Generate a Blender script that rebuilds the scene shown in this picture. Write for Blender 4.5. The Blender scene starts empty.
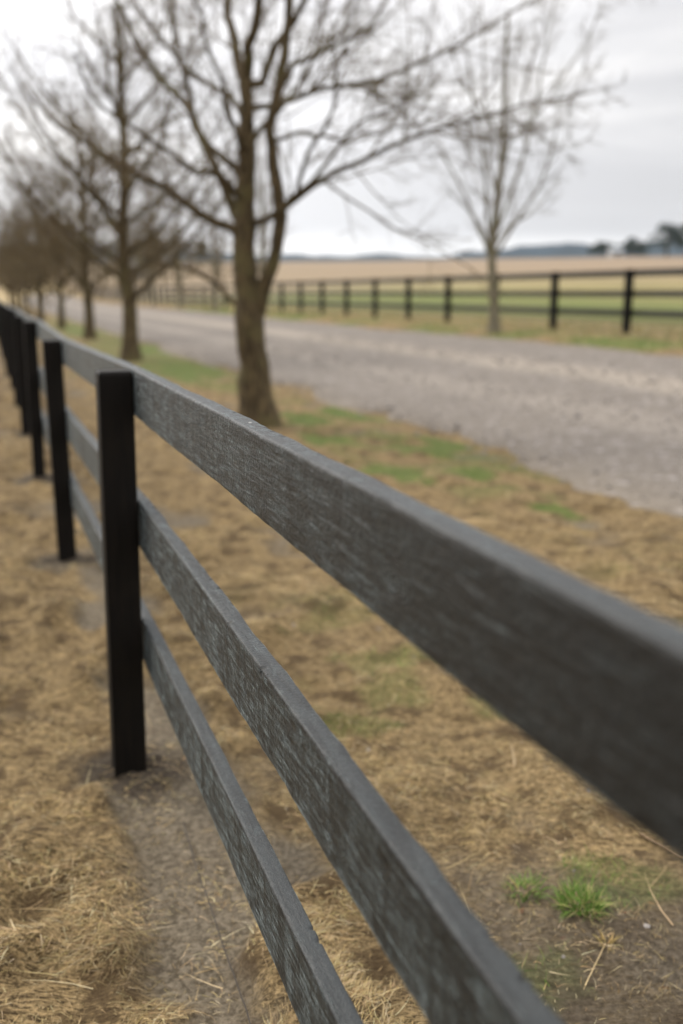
import bpy, math, random
import numpy as np

rng = np.random.default_rng(11)
random.seed(11)
scene = bpy.context.scene
col = scene.collection

# ------------------------------------------------------------------ helpers
CAM_H = 1.49
TILT = math.atan(219 / 995.6)
CT, ST = math.cos(TILT), math.sin(TILT)
F = 995.6
A0 = math.radians(19.26)                    # direction of the near fence, from +Y towards -X
U = np.array([-math.sin(A0), math.cos(A0)])  # along the fence
N = np.array([math.cos(A0), math.sin(A0)])   # across, towards the road


def sn(s, n):
    """(along fence, across) -> world x, y"""
    return s * U[0] + n * N[0], s * U[1] + n * N[1]


def ray(px, py, Y):
    """a surveyed sight line met at distance Y in front of the viewpoint"""
    x = px - 341.5
    up = 512 - py
    fy = F * CT + up * ST
    fz = -F * ST + up * CT
    k = Y / fy
    return np.array([x * k, Y, CAM_H + fz * k])


def smooth(x, a, b):
    t = np.clip((np.asarray(x, float) - a) / (b - a), 0, 1)
    return t * t * (3 - 2 * t)


def hash2(ix, iy, seed):
    h = (ix.astype(np.int64) * 374761393 + iy.astype(np.int64) * 668265263 + seed * 974634777) & 0x7FFFFFFF
    h = ((h ^ (h >> 13)) * 1274126177) & 0x7FFFFFFF
    h = h ^ (h >> 16)
    return (h & 0xFFFFF) / float(0xFFFFF)


def vnoise(x, y, seed=0):
    x = np.asarray(x, float); y = np.asarray(y, float)
    ix = np.floor(x); iy = np.floor(y)
    fx = x - ix; fy = y - iy
    fx = fx * fx * fx * (fx * (fx * 6 - 15) + 10); fy = fy * fy * fy * (fy * (fy * 6 - 15) + 10)
    a = hash2(ix, iy, seed); b = hash2(ix + 1, iy, seed)
    c = hash2(ix, iy + 1, seed); d = hash2(ix + 1, iy + 1, seed)
    return (a * (1 - fx) + b * fx) * (1 - fy) + (c * (1 - fx) + d * fx) * fy


def fbm(x, y, seed=0, oct=4, gain=.5):
    v = 0; amp = 1; tot = 0
    for o in range(oct):
        v = v + amp * vnoise(np.asarray(x) * 2 ** o + 17.3 * o, np.asarray(y) * 2 ** o - 9.1 * o, seed + o)
        tot += amp; amp *= gain
    return v / tot


def mesh_from(name, V, faces_list, mats, parent=None, smooth_sh=False, mat_idx=None, attrs=None):
    """faces_list: list of int arrays [m, k] (k = 3 or 4 ...)"""
    me = bpy.data.meshes.new(name)
    V = np.asarray(V, np.float32)
    me.vertices.add(len(V)); me.vertices.foreach_set('co', V.ravel())
    loops = np.concatenate([f.ravel() for f in faces_list]).astype(np.int32)
    sizes = np.concatenate([np.full(len(f), f.shape[1], np.int32) for f in faces_list])
    starts = np.concatenate([[0], np.cumsum(sizes)[:-1]]).astype(np.int32)
    me.loops.add(len(loops)); me.loops.foreach_set('vertex_index', loops)
    me.polygons.add(len(sizes)); me.polygons.foreach_set('loop_start', starts)
    me.polygons.foreach_set('loop_total', sizes)
    if mat_idx is not None:
        me.polygons.foreach_set('material_index', np.asarray(mat_idx, np.int32))
    me.polygons.foreach_set('use_smooth', np.full(len(sizes), bool(smooth_sh)))
    for m in (mats if isinstance(mats, (list, tuple)) else [mats]):
        me.materials.append(m)
    if attrs:
        for an, (typ, data) in attrs.items():
            a = me.attributes.new(an, typ, 'POINT')
            if typ == 'FLOAT':
                a.data.foreach_set('value', np.asarray(data, np.float32).ravel())
            else:
                a.data.foreach_set('color', np.asarray(data, np.float32).ravel())
    me.update(calc_edges=True)
    me.validate()
    o = bpy.data.objects.new(name, me)
    col.objects.link(o)
    if parent is not None:
        o.parent = parent
    return o


def thing(name, label, cat, loc=(0, 0, 0), group=None):
    o = bpy.data.objects.new(name, None)
    o.empty_display_size = .2
    col.objects.link(o)
    o.location = loc
    tag(o, label, cat, group)
    return o


def tag(o, label, cat, group=None):
    o['label'] = label; o['category'] = cat
    if group:
        o['group'] = group


# ------------------------------------------------------------------ materials
def new_mat(name):
    m = bpy.data.materials.new(name); m.use_nodes = True
    nt = m.node_tree
    b = nt.nodes['Principled BSDF']
    return m, nt, b


class G:
    """tiny node-graph writer"""
    def __init__(self, nt):
        self.nt = nt
    def n(self, typ, **kw):
        x = self.nt.nodes.new(typ)
        for k, v in kw.items():
            setattr(x, k, v)
        return x
    def link(self, a, b):
        self.nt.links.new(a, b)
    def val(self, sock, v):
        if isinstance(v, bpy.types.NodeSocket):
            self.link(v, sock)
        else:
            sock.default_value = v
    def math(self, op, a, b=None, c=None, clamp=False):
        x = self.n('ShaderNodeMath', operation=op, use_clamp=clamp)
        self.val(x.inputs[0], a)
        if b is not None: self.val(x.inputs[1], b)
        if c is not None: self.val(x.inputs[2], c)
        return x.outputs[0]
    def vmath(self, op, a, b=None):
        x = self.n('ShaderNodeVectorMath', operation=op)
        self.val(x.inputs[0], a)
        if b is not None: self.val(x.inputs[1], b)
        return x
    def dot(self, a, b):
        return self.vmath('DOT_PRODUCT', a, b).outputs['Value']
    def noise(self, vec, scale, detail=4, rough=.55, dist=0):
        x = self.n('ShaderNodeTexNoise')
        self.val(x.inputs['Vector'], vec)
        x.inputs['Scale'].default_value = scale; x.inputs['Detail'].default_value = detail
        x.inputs['Roughness'].default_value = rough; x.inputs['Distortion'].default_value = dist
        return x.outputs['Fac']
    def ramp(self, fac, stops, interp='LINEAR'):
        x = self.n('ShaderNodeValToRGB')
        x.color_ramp.interpolation = interp
        e = x.color_ramp.elements
        while len(e) < len(stops): e.new(.5)
        for i, (p, c) in enumerate(stops):
            e[i].position = p
            e[i].color = (c, c, c, 1) if not isinstance(c, (tuple, list)) else (*c, 1)
        self.val(x.inputs[0], fac)
        return x.outputs[0]
    def mix(self, fac, a, b, blend='MIX'):
        x = self.n('ShaderNodeMix', data_type='RGBA', blend_type=blend)
        self.val(x.inputs[0], fac)
        for s, v in ((x.inputs[6], a), (x.inputs[7], b)):
            if isinstance(v, bpy.types.NodeSocket): self.link(v, s)
            else: s.default_value = (*v, 1)
        return x.outputs[2]
    def maprange(self, v, a, b, c=0., d=1., smooth=True):
        x = self.n('ShaderNodeMapRange')
        if smooth: x.interpolation_type = 'SMOOTHSTEP'
        self.val(x.inputs[0], v)
        for i, q in enumerate((a, b, c, d)): x.inputs[1 + i].default_value = q
        return x.outputs[0]
    def bump(self, h, strength, dist, normal=None):
        x = self.n('ShaderNodeBump')
        x.inputs['Strength'].default_value = strength; x.inputs['Distance'].default_value = dist
        self.val(x.inputs['Height'], h)
        if normal is not None: self.link(normal, x.inputs['Normal'])
        return x.outputs[0]
    def mapping(self, vec, scale=(1, 1, 1), rot=(0, 0, 0), loc=(0, 0, 0)):
        x = self.n('ShaderNodeMapping')
        self.val(x.inputs['Vector'], vec)
        x.inputs['Scale'].default_value = scale; x.inputs['Rotation'].default_value = rot
        x.inputs['Location'].default_value = loc
        return x.outputs[0]


def mat_painted_timber(name, base=(.0030, .0034, .0033), worn=(.0080, .0110, .0112), rough=.45, detail=True):
    """dark stain on rough-sawn timber; the mesh is built in fence axes: x along, y across, z up"""
    m, nt, b = new_mat(name); g = G(nt)
    co = g.n('ShaderNodeTexCoord').outputs['Object']
    sep = g.n('ShaderNodeSeparateXYZ'); g.link(co, sep.inputs[0])
    big = g.noise(co, 2.3, 4, .6)
    blot = g.noise(g.mapping(co, (3, 9, 9)), 4, 5, .65)
    # saw marks: fine strokes slanting across the board
    saw = g.noise(g.mapping(co, (20, 40, 190), (0, math.radians(32), 0)), 1.0, 4, .7, .3)
    # timber grain along the board
    grain = g.noise(g.mapping(co, (5, 60, 110)), 1.0, 5, .7, .4)
    speck = g.noise(co, 130, 3, .75)
    vert = g.noise(g.mapping(co, (42, 20, 4)), 1.0, 5, .65, .3)
    # knots
    h = g.math('MULTIPLY', saw, .55)
    h = g.math('ADD', h, g.math('MULTIPLY', grain, .55))
    h = g.math('ADD', h, g.math('MULTIPLY', speck, .8))
    if detail:
        for (kx, kz, kr) in ((2.08, 1.21, .07), (1.62, .80, .06), (.93, 1.19, .06), (2.35, .43, .05), (3.9, 1.2, .06), (1.2, .84, .05)):
            d = g.vmath('MULTIPLY', g.vmath('SUBTRACT', co, (kx, 0, kz)).outputs[0], (1, 0, 1.6))
            ln = g.vmath('LENGTH', d.outputs[0]).outputs['Value']
            ln2 = g.math('ADD', ln, g.math('MULTIPLY', g.noise(co, 14, 2), .035))
            rings = g.math('SINE', g.math('MULTIPLY', ln2, 640))
            fade = g.maprange(ln, kr * 1.2, kr * .25, 0, 1)
            h = g.math('ADD', h, g.math('MULTIPLY', g.math('MULTIPLY', rings, fade), .13))
    wear = g.math('ADD', g.math('MULTIPLY', blot, .6), g.math('MULTIPLY', grain, .45))
    wearm = g.maprange(wear, .46, .72)
    c = g.mix(g.math('MULTIPLY', wearm, .55), base, worn)
    # brown weathered streaks where the stain has thinned
    streak = g.math('MULTIPLY', g.maprange(vert, .56, .72), g.maprange(big, .42, .62))
    c = g.mix(g.math('MULTIPLY', streak, .5), c, (.018, .013, .008))
    pale = g.maprange(saw, .60, .80)
    c = g.mix(g.math('MULTIPLY', pale, .35), c, (.028, .032, .031))
    # pale flecks painted in for sky glints off the rough paint, weaker near end
    glint = g.noise(g.mapping(co, (17, 50, 165), (0, math.radians(20), 0)), 1.0, 5, .78, .45)
    zone = g.math('MULTIPLY', g.maprange(big, .36, .60, .3, 1.0), g.maprange(sep.outputs[0], 1.0, 1.75, .25, 1.0))
    c = g.mix(g.math('MULTIPLY', g.math('MULTIPLY', g.maprange(glint, .53, .64), zone), .65), c, (.068, .086, .086))
    c = g.mix(g.math('MULTIPLY', g.maprange(glint, .48, .38), .7), c, (.004, .004, .0035))
    # sky reflection on the upward faces, mixed into the colour as a paler tone
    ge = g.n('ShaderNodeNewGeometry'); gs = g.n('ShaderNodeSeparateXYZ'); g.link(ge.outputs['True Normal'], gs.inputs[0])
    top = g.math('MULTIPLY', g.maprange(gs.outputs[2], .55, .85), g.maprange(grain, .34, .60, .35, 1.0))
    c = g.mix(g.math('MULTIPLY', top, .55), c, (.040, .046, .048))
    # dark cracks
    crack = g.math('MULTIPLY', g.maprange(g.noise(g.mapping(co, (5, 90, 130)), 1.0, 5, .7, .8), .40, .34), .8)
    c = g.mix(crack, c, (.008, .007, .006))
    split = g.math('MULTIPLY', g.maprange(g.noise(g.mapping(co, (60, 30, 30)), 1.0, 4, .7, 1.0), .60, .68), g.maprange(g.math('ABSOLUTE', g.math('SUBTRACT', sep.outputs[2], .872)), .028, .008))
    split = g.math('MULTIPLY', split, g.maprange(g.noise(co, 4.5, 3), .46, .56))
    c = g.mix(g.math('MULTIPLY', split, .9), c, (.005, .0045, .004))
    # pale droppings and chips
    fleck = g.maprange(g.noise(co, 34, 2, .5), .79, .80)
    c = g.mix(g.math('MULTIPLY', fleck, .8), c, (.55, .55, .52))
    g.link(c, b.inputs['Base Color'])
    r = g.math('ADD', rough, g.math('MULTIPLY', g.math('SUBTRACT', speck, .5), .5))
    r = g.math('ADD', r, g.math('MULTIPLY', wearm, .1), clamp=True)
    g.link(r, b.inputs['Roughness'])
    h2 = g.math('SUBTRACT', h, g.math('ADD', g.math('MULTIPLY', crack, .5), g.math('MULTIPLY', split, .7)))
    g.link(g.bump(h2, 1.0, .0032), b.inputs['Normal'])
    b.inputs['Specular IOR Level'].default_value = .36
    # fuzzy sawn fibres catch light at a grazing angle
    g.link(g.math('MULTIPLY', g.math('MULTIPLY', g.maprange(glint, .40, .66, .14, 1.0), g.maprange(g.math('ADD', g.math('MULTIPLY', vert, .55), g.math('MULTIPLY', blot, .45)), .41, .58, .26, 1.0)), .78), b.inputs['Sheen Weight']); b.inputs['Sheen Roughness'].default_value = .14
    b.inputs['Sheen Tint'].default_value = (.80, .96, .98, 1)
    return m


def mat_post():
    m, nt, b = new_mat('black_stained_post'); g = G(nt)
    co = g.n('ShaderNodeTexCoord').outputs['Object']
    grain = g.noise(g.mapping(co, (110, 110, 6)), 1.0, 5, .65, .3)
    blot = g.noise(co, 6, 4, .6)
    c = g.mix(g.maprange(grain, .35, .7), (.0026, .0019, .0013), (.0062, .0045, .003))
    c = g.mix(g.math('MULTIPLY', g.maprange(blot, .5, .7), .4), c, (.009, .0065, .004))
    # soil splash near the ground
    sep = g.n('ShaderNodeSeparateXYZ'); g.link(co, sep.inputs[0])
    g.link(c, b.inputs['Base Color'])
    b.inputs['Roughness'].default_value = .62
    b.inputs['Specular IOR Level'].default_value = .14
    g.link(g.bump(grain, .6, .001), b.inputs['Normal'])
    return m


def mat_bark(name, c1, c2, c3, scale=1.0):
    m, nt, b = new_mat(name); g = G(nt)
    co = g.n('ShaderNodeTexCoord').outputs['Object']
    ridges = g.noise(g.mapping(co, (26 * scale, 26 * scale, 6 * scale)), 1.0, 6, .7, .6)
    patch = g.noise(co, 3.1, 4, .6)
    fine = g.noise(co, 60, 3, .6)
    c = g.mix(g.maprange(ridges, .35, .68), c1, c2)
    c = g.mix(g.math('MULTIPLY', g.maprange(patch, .48, .66), .65), c, c3)
    g.link(c, b.inputs['Base Color'])
    b.inputs['Roughness'].default_value = .88
    b.inputs['Specular IOR Level'].default_value = .25
    h = g.math('ADD', ridges, g.math('MULTIPLY', fine, .25))
    g.link(g.bump(h, .9, .02), b.inputs['Normal'])
    return m


def mat_blade(name, sheen=.25, rough=.7):
    m, nt, b = new_mat(name); g = G(nt)
    a = g.n('ShaderNodeAttribute'); a.attribute_name = 'tint'
    co = g.n('ShaderNodeTexCoord').outputs['Object']
    v = g.maprange(g.noise(co, 60, 2), .3, .7, .85, 1.12)
    x = g.vmath('SCALE', a.outputs['Color']); g.link(v, x.inputs['Scale'])
    g.link(x.outputs[0], b.inputs['Base Color'])
    b.inputs['Roughness'].default_value = rough
    b.inputs['Specular IOR Level'].default_value = sheen
    # thin leaf tissue lets a little light through
    tr = g.n('ShaderNodeBsdfTranslucent'); g.link(x.outputs[0], tr.inputs[0])
    mx = g.n('ShaderNodeMixShader'); mx.inputs[0].default_value = .22
    out = nt.nodes['Material Output']
    g.link(b.outputs[0], mx.inputs[1]); g.link(tr.outputs[0], mx.inputs[2]); g.link(mx.outputs[0], out.inputs[0])
    return m


def mat_ground():
    m, nt, b = new_mat('ground_soil_and_pasture'); g = G(nt)
    pos = g.n('ShaderNodeTexCoord').outputs['Object']
    n = g.dot(pos, (float(N[0]), float(N[1]), 0))
    s = g.dot(pos, (float(U[0]), float(U[1]), 0))
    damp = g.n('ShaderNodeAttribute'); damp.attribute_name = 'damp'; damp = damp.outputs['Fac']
    bare = g.n('ShaderNodeAttribute'); bare.attribute_name = 'bare'; bare = bare.outputs['Fac']
    green = g.n('ShaderNodeAttribute'); green.attribute_name = 'green'; green = green.outputs['Fac']
    n1 = g.noise(pos, 1.1, 5, .6); n2 = g.noise(pos, 7, 6, .65); n3 = g.noise(pos, 55, 5, .7); n4 = g.noise(pos, 230, 3, .7)
    # near: matted litter over soil
    fib = g.noise(g.mapping(pos, (30, 120, 60), (0, 0, .6)), 1.0, 4, .7, 1.2)
    fib2 = g.noise(g.mapping(pos, (120, 28, 60), (0, 0, .3)), 1.0, 4, .7, 1.2)
    litter = g.mix(g.maprange(fib, .38, .66), (.048, .031, .014), (.40, .285, .14))
    litter = g.mix(g.math('MULTIPLY', g.maprange(fib2, .52, .7), .7), litter, (.47, .345, .185))
    litter = g.mix(g.math('MULTIPLY', g.maprange(n2, .47, .62), .85), litter, (.070, .045, .022))
    soil = g.mix(g.maprange(n3, .35, .68), (.085, .068, .046), (.235, .195, .14))
    soil = g.mix(g.math('MULTIPLY', g.maprange(n4, .6, .75), .6), soil, (.40, .33, .25))
    soil = g.mix(g.math('MULTIPLY', g.maprange(n2, .5, .7), .5), soil, (.12, .092, .064))
    c = g.mix(bare, litter, soil)
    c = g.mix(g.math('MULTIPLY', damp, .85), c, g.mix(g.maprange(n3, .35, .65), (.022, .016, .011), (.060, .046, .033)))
    grn = g.mix(g.maprange(n3, .35, .65), (.050, .075, .018), (.115, .165, .036))
    c = g.mix(g.math('MULTIPLY', green, .85), c, grn)
    # pasture beyond the far fence, changing away from the road
    nw = g.math('ADD', n, g.math('MULTIPLY', g.math('SUBTRACT', n1, .5), 6))
    fld = g.ramp(g.math('DIVIDE', nw, 260), [
        (11 / 260, (.17, .135, .06)), (13.5 / 260, (.105, .075, .04)), (16.5 / 260, (.095, .085, .030)), (21 / 260, (.082, .108, .026)),
        (33 / 260, (.115, .130, .036)), (45 / 260, (.22, .19, .08)), (75 / 260, (.26, .195, .105)), (150 / 260, (.235, .172, .115)), (1, (.235, .175, .128))])
    fld2 = g.mix(g.maprange(n2, .35, .65), fld, (.5, .5, .5), 'OVERLAY')
    big = g.noise(pos, .05, 4, .6)
    fld2 = g.mix(g.math('MULTIPLY', g.maprange(big, .45, .65), .5), fld2, (.17, .14, .06))
    mid = g.noise(pos, .35, 5, .65)
    fld2 = g.mix(g.math('MULTIPLY', g.maprange(mid, .48, .66), .45), fld2, (.115, .095, .042))
    dist = g.vmath('LENGTH', pos).outputs['Value']
    fld2 = g.mix(g.math('MULTIPLY', g.maprange(dist, 75, 150), .9), fld2, g.mix(n2, (.175, .13, .082), (.26, .195, .135)))
    c = g.mix(g.maprange(n, 11.2, 12.4), c, fld2)
    # far left and behind: dry pasture
    far = g.maprange(s, 70, 140)
    c = g.mix(g.math('MULTIPLY', far, g.maprange(n, 14, 8)), c, (.30, .23, .12))
    g.link(c, b.inputs['Base Color'])
    b.inputs['Roughness'].default_value = .95
    b.inputs['Specular IOR Level'].default_value = .15
    h = g.math('ADD', g.math('MULTIPLY', n3, 1.0), g.math('MULTIPLY', fib, .6))
    h = g.math('ADD', h, g.math('MULTIPLY', n4, .25))
    g.link(g.bump(h, .9, .02), b.inputs['Normal'])
    return m


def mat_road():
    m, nt, b = new_mat('road_gravel'); g = G(nt)
    pos = g.n('ShaderNodeTexCoord').outputs['Object']
    n = g.dot(pos, (float(N[0]), float(N[1]), 0))
    s = g.dot(pos, (float(U[0]), float(U[1]), 0))
    n1 = g.noise(pos, .55, 5, .6); n2 = g.noise(pos, 5, 5, .65)
    vo = g.n('ShaderNodeTexVoronoi'); vo.inputs['Scale'].default_value = 48; g.link(pos, vo.inputs['Vector'])
    vo2 = g.n('ShaderNodeTexVoronoi'); vo2.inputs['Scale'].default_value = 17; g.link(pos, vo2.inputs['Vector'])
    c = g.mix(vo.outputs['Color'], (.106, .091, .077), (.228, .201, .173))
    c = g.mix(g.math('MULTIPLY', g.maprange(n2, .5, .7), .5), c, (.085, .074, .066))
    c = g.mix(g.math('MULTIPLY', g.maprange(g.dot(vo2.outputs['Color'], (.4, .3, .3)), .72, .8), .6), c, (.38, .345, .33))
    c = g.mix(g.math('MULTIPLY', g.maprange(g.dot(vo2.outputs['Color'], (.3, .5, .3)), .26, .18), .5), c, (.14, .115, .10))
    # pale dusty wheel tracks
    nd = g.math('ADD', n, g.math('MULTIPLY', g.math('SUBTRACT', n1, .5), .7))
    t1 = g.maprange(g.math('ABSOLUTE', g.math('SUBTRACT', nd, 8.1)), .75, .15)
    t2 = g.maprange(g.math('ABSOLUTE', g.math('SUBTRACT', nd, 6.25)), .6, .15)
    c = g.mix(g.math('MULTIPLY', t1, .8), c, (.285, .247, .205))
    c = g.mix(g.math('MULTIPLY', t2, .45), c, (.27, .238, .205))
    # dusty, grassy edges
    e = g.math('ADD', g.maprange(nd, 5.0, 4.2), g.maprange(nd, 9.9, 10.5))
    c = g.mix(g.math('MULTIPLY', e, .4), c, (.19, .155, .11))
    g.link(c, b.inputs['Base Color'])
    b.inputs['Roughness'].default_value = .9
    b.inputs['Specular IOR Level'].default_value = .2
    h = g.math('ADD', vo.outputs['Distance'], g.math('MULTIPLY', vo2.outputs['Distance'], .6))
    g.link(g.bump(h, .8, .02), b.inputs['Normal'])
    return m


def mat_simple(name, c, rough=.8, var=.25, scale=20, spec=.3):
    m, nt, b = new_mat(name); g = G(nt)
    co = g.n('ShaderNodeTexCoord').outputs['Object']
    v = g.noise(co, scale, 5, .65)
    lo = tuple(x * (1 - var) for x in c); hi = tuple(min(1, x * (1 + var)) for x in c)
    g.link(g.mix(g.maprange(v, .3, .7), lo, hi), b.inputs['Base Color'])
    b.inputs['Roughness'].default_value = rough
    b.inputs['Specular IOR Level'].default_value = spec
    g.link(g.bump(v, .4, .01), b.inputs['Normal'])
    return m


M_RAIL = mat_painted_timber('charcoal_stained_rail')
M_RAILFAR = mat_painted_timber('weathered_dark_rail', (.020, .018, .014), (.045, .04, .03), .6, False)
M_POST = mat_post()
M_NAIL = mat_simple('galvanised_nail', (.16, .16, .16), .5, .3, 200, .5)
M_BARK = mat_bark('olive_brown_bark', (.030, .021, .010), (.122, .088, .043), (.105, .092, .036))
M_TWIG = mat_bark('brown_twig', (.078, .054, .026), (.165, .120, .064), (.125, .105, .045), 2)
M_PALEBARK = mat_bark('pale_grey_bark', (.10, .085, .055), (.23, .20, .14), (.12, .115, .055))
M_BLADE = mat_blade('grass_blade')
M_GROUND = mat_ground()
M_ROAD = mat_road()
M_STONE = mat_simple('gravel_stone', (.20, .18, .162), .85, .5, 30)
M_LEAF = mat_blade('dark_leaf', .2, .75)
M_WIRE = mat_simple('rusty_wire', (.035, .028, .022), .6, .3, 100)
M_HILL = mat_simple('forested_hill', (.016, .026, .034), .95, .4, .02, .1)
M_DEADSTICK = mat_simple('dead_stick', (.24, .165, .095), .8, .35, 90)
M_WALL = mat_simple('pale_weatherboard', (.34, .35, .36), .7, .06, 3)
M_ROOF = mat_simple('grey_metal_roof', (.36, .38, .40), .5, .1, 3)
M_GLASS = mat_simple('dark_window_pane', (.03, .035, .04), .15, .1, 5, .5)

# ------------------------------------------------------------------ terrain
ROAD_A, ROAD_B = 4.35, 10.5


def cross(n):
    n = np.asarray(n, float)
    return np.interp(n, [-60, -2, 0, 4.2, 6.5, 8.5, 12.3, 40, 200], [0., 0, 0, 0, .21, .38, .69, .80, 1.2])


def base_h(x, y):
    s = x * U[0] + y * U[1]; n = x * N[0] + y * N[1]
    r = np.hypot(x, y)
    w = np.maximum(smooth(n, 14, 60), smooth(r, 90, 260))
    az = np.arctan2(x, y)
    slope = .0352 * (1 + .22 * np.clip(az, -.5, .6))
    rise = np.where(r < 450, slope * np.maximum(r - 50, 0), slope * 400 - .02 * (r - 450))
    rise = np.maximum(rise, -20)
    soft = 1.2 * (fbm(x / 90, y / 90, 5, 3) - .5) * smooth(r, 60, 300)
    back = smooth(y, -20, 20)                 # the slope is only ahead; behind, the ground is level
    return cross(n) + (w * rise + soft) * back


POST_S = [2.97 + 2.7 * k for k in range(-3, 23)]
FENCE_N = .387                       # road-side face of the posts


def post_gap(s):
    return np.min(np.abs(np.asarray(s)[..., None] - np.array(POST_S)), axis=-1)


def bare_mask(s, n):
    """bare soil under the fence and round the posts, and worn patches"""
    nn = fbm(s * 1.7, n * 1.7, 21, 4)
    line = np.exp(-((n - .36 + .22 * (fbm(s * .8, n * 0, 3, 3) - .5) * 2) / .17) ** 2)
    near = smooth(s, 5.5, 3.0)
    b = smooth(nn + .40 * line * (.45 + .55 * near), .66, .82)
    dp = np.hypot(s - np.round((s - 2.97) / 2.7) * 2.7 - 2.97, n - .34)
    b = np.maximum(b, smooth(dp + .25 * (fbm(s * 7, n * 7, 27, 3) - .5), .26, .14) * .9)
    # a worn track from the first post back to the viewer
    b = np.maximum(b, smooth(np.abs(n - (.36 + .34 * (fbm(s * 1.9, s * 0 + 2, 23, 3) - .5) + .22 * (fbm(s * 6, n * 6, 24, 3) - .5))), .17, .06) * smooth(s, 2.95, 2.6) * smooth(fbm(s * 3.4, n * 3.4, 26, 4), .46, .62) * .72)
    # dark bare corner on the road side close by
    b = np.maximum(b, smooth(n, .95, 1.35) * smooth(s, 2.1, 1.6) * smooth(nn, .42, .56))
    b = np.maximum(b, smooth(np.hypot((s - 1.75) / .5, (n - 1.15) / .35) + .9 * (fbm(s * 5, n * 5, 28, 3) - .5), 1.1, .6) * .7)
    return np.clip(b, 0, 1) * (n < 4.6)


def level_sn(px, py):
    up = 512 - py
    fz = -F * ST + up * CT; fy = F * CT + up * ST
    k = CAM_H / -fz
    x, y = (px - 341.5) * k, fy * k
    return x * U[0] + y * U[1], x * N[0] + y * N[1]


GREEN_SPOTS = [(*level_sn(a, b), c, d) for (a, b, c, d) in
               ((300, 420, .9, .35), (345, 416, 1.1, .35), (420, 453, .6, .3), (443, 446, .5, .22), (397, 478, .5, .3), (470, 478, .35, .2), (180, 370, 3.2, .7),
                (150, 350, 3.5, .7), (75, 330, 6, .8), (330, 440, .5, .25), (560, 515, .3, .2))]


def green_mask(s, n):
    a = fbm(s * .9, n * .9, 51, 4)
    band = np.exp(-((n - 3.75) / .75) ** 2) * smooth(s, 4.5, 9) + .8 * np.exp(-((n - 3.1) / 1.6) ** 2) * smooth(s, 14, 19)
    a2 = fbm(s * 3.3, n * 3.3, 57, 4)
    gmask = smooth(a * .45 + a2 * .55 + .22 * band, .64, .72) * np.clip(band * 1.6, 0, 1)
    # faint moss between the rails close by
    moss = .38 * smooth(fbm(s * 3.6, n * 3.6, 77, 4), .52, .68) * smooth(n, .75, 1.05) * smooth(s, 5.2, 3.4)
    pt = 0
    for (ps, pn, ra, rb) in GREEN_SPOTS:
        pt = np.maximum(pt, np.exp(-((s - ps) / ra) ** 2 - ((n - pn) / rb) ** 2))
    gmask = np.maximum(gmask * .6, smooth(pt * .9 + (a2 - .5) * 1.7 + (fbm(s * 7, n * 7, 58, 2) - .5) * .5, .34, .56) * smooth(pt, .10, .35))
    far = smooth(fbm(s * .6, n * .9, 61, 4), .42, .56) * smooth(n, 10.4, 10.7) * smooth(n, 12.6, 11.9)
    return np.clip(np.maximum(np.maximum(gmask, moss), far), 0, 1)


def micro(s, n):
    r = np.hypot(s, n)
    amp = smooth(r, 40, 14) * smooth(n, 4.45, 4.0)
    t = fbm(s * 3.2, n * 3.8, 31, 3)
    tuft = np.clip(t - .38, 0, 1) * .21 + .035 * np.clip(fbm(s * 8, n * 8, 36, 3) - .42, 0, 1)
    fine = (fbm(s * 14, n * 14, 41, 3) - .5) * .024
    bare = bare_mask(s, n)
    h = (tuft * (1 - .75 * bare) + fine) * amp - .012 * bare
    h = h * (1 - .35 * smooth(n, .45, .8))           # the verge lies flatter
    dp = np.hypot(s - np.round((s - 2.97) / 2.7) * 2.7 - 2.97, n - .34)
    h = h * smooth(dp, .05, .3) + (.028 + .05 * (fbm(s * 22, n * 22, 44, 3) - .5)) * np.exp(-(dp / .17) ** 2)    # soil heaped round each post
    lip = -.05 * smooth(n, 4.2, 4.6) * smooth(n, 10.7, 10.3)         # ground dips under the road bed
    return h + lip


def ground_z(x, y):
    s = x * U[0] + y * U[1]; n = x * N[0] + y * N[1]
    return base_h(x, y) + micro(s, n)


def steps(start, stop, first, grow, hold):
    v = [start]; d = first
    while v[-1] < stop:
        v.append(v[-1] + d)
        if v[-1] - start > hold: d *= 1 + grow
    return np.array(v)


sa = steps(1.0, 1900, .022, .020, 2.4)
sb = -steps(-1.0, 300, .05, .06, .3)[1:][::-1]
S = np.concatenate([sb, sa])
na = steps(.35, 1900, .022, .028, 1.9)
nb = .35 - (steps(0, 1900, .022, .032, 1.3)[1:])[::-1]
NN = np.concatenate([nb, na])
SS, GN = np.meshgrid(S, NN, indexing='ij')
GX, GY = sn(SS, GN)
GZ = ground_z(GX, GY)
bare = bare_mask(SS, GN) * smooth(np.hypot(SS, GN), 60, 25)
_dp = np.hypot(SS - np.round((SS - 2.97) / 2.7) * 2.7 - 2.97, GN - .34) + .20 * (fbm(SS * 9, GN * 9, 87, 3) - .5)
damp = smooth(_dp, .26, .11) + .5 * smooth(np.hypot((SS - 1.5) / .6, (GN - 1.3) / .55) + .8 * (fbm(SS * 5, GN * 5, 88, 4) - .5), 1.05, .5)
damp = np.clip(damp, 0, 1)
grn = green_mask(SS, GN) * smooth(SS, 75, 50)
ns, nn_ = SS.shape
idx = np.arange(ns * nn_).reshape(ns, nn_)
quads = np.stack([idx[:-1, :-1], idx[:-1, 1:], idx[1:, 1:], idx[1:, :-1]], -1).reshape(-1, 4)[:, ::-1]
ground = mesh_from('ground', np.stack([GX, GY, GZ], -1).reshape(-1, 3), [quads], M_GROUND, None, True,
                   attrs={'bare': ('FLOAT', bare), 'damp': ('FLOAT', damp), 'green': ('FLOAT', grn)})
ground['kind'] = 'structure'

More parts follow.
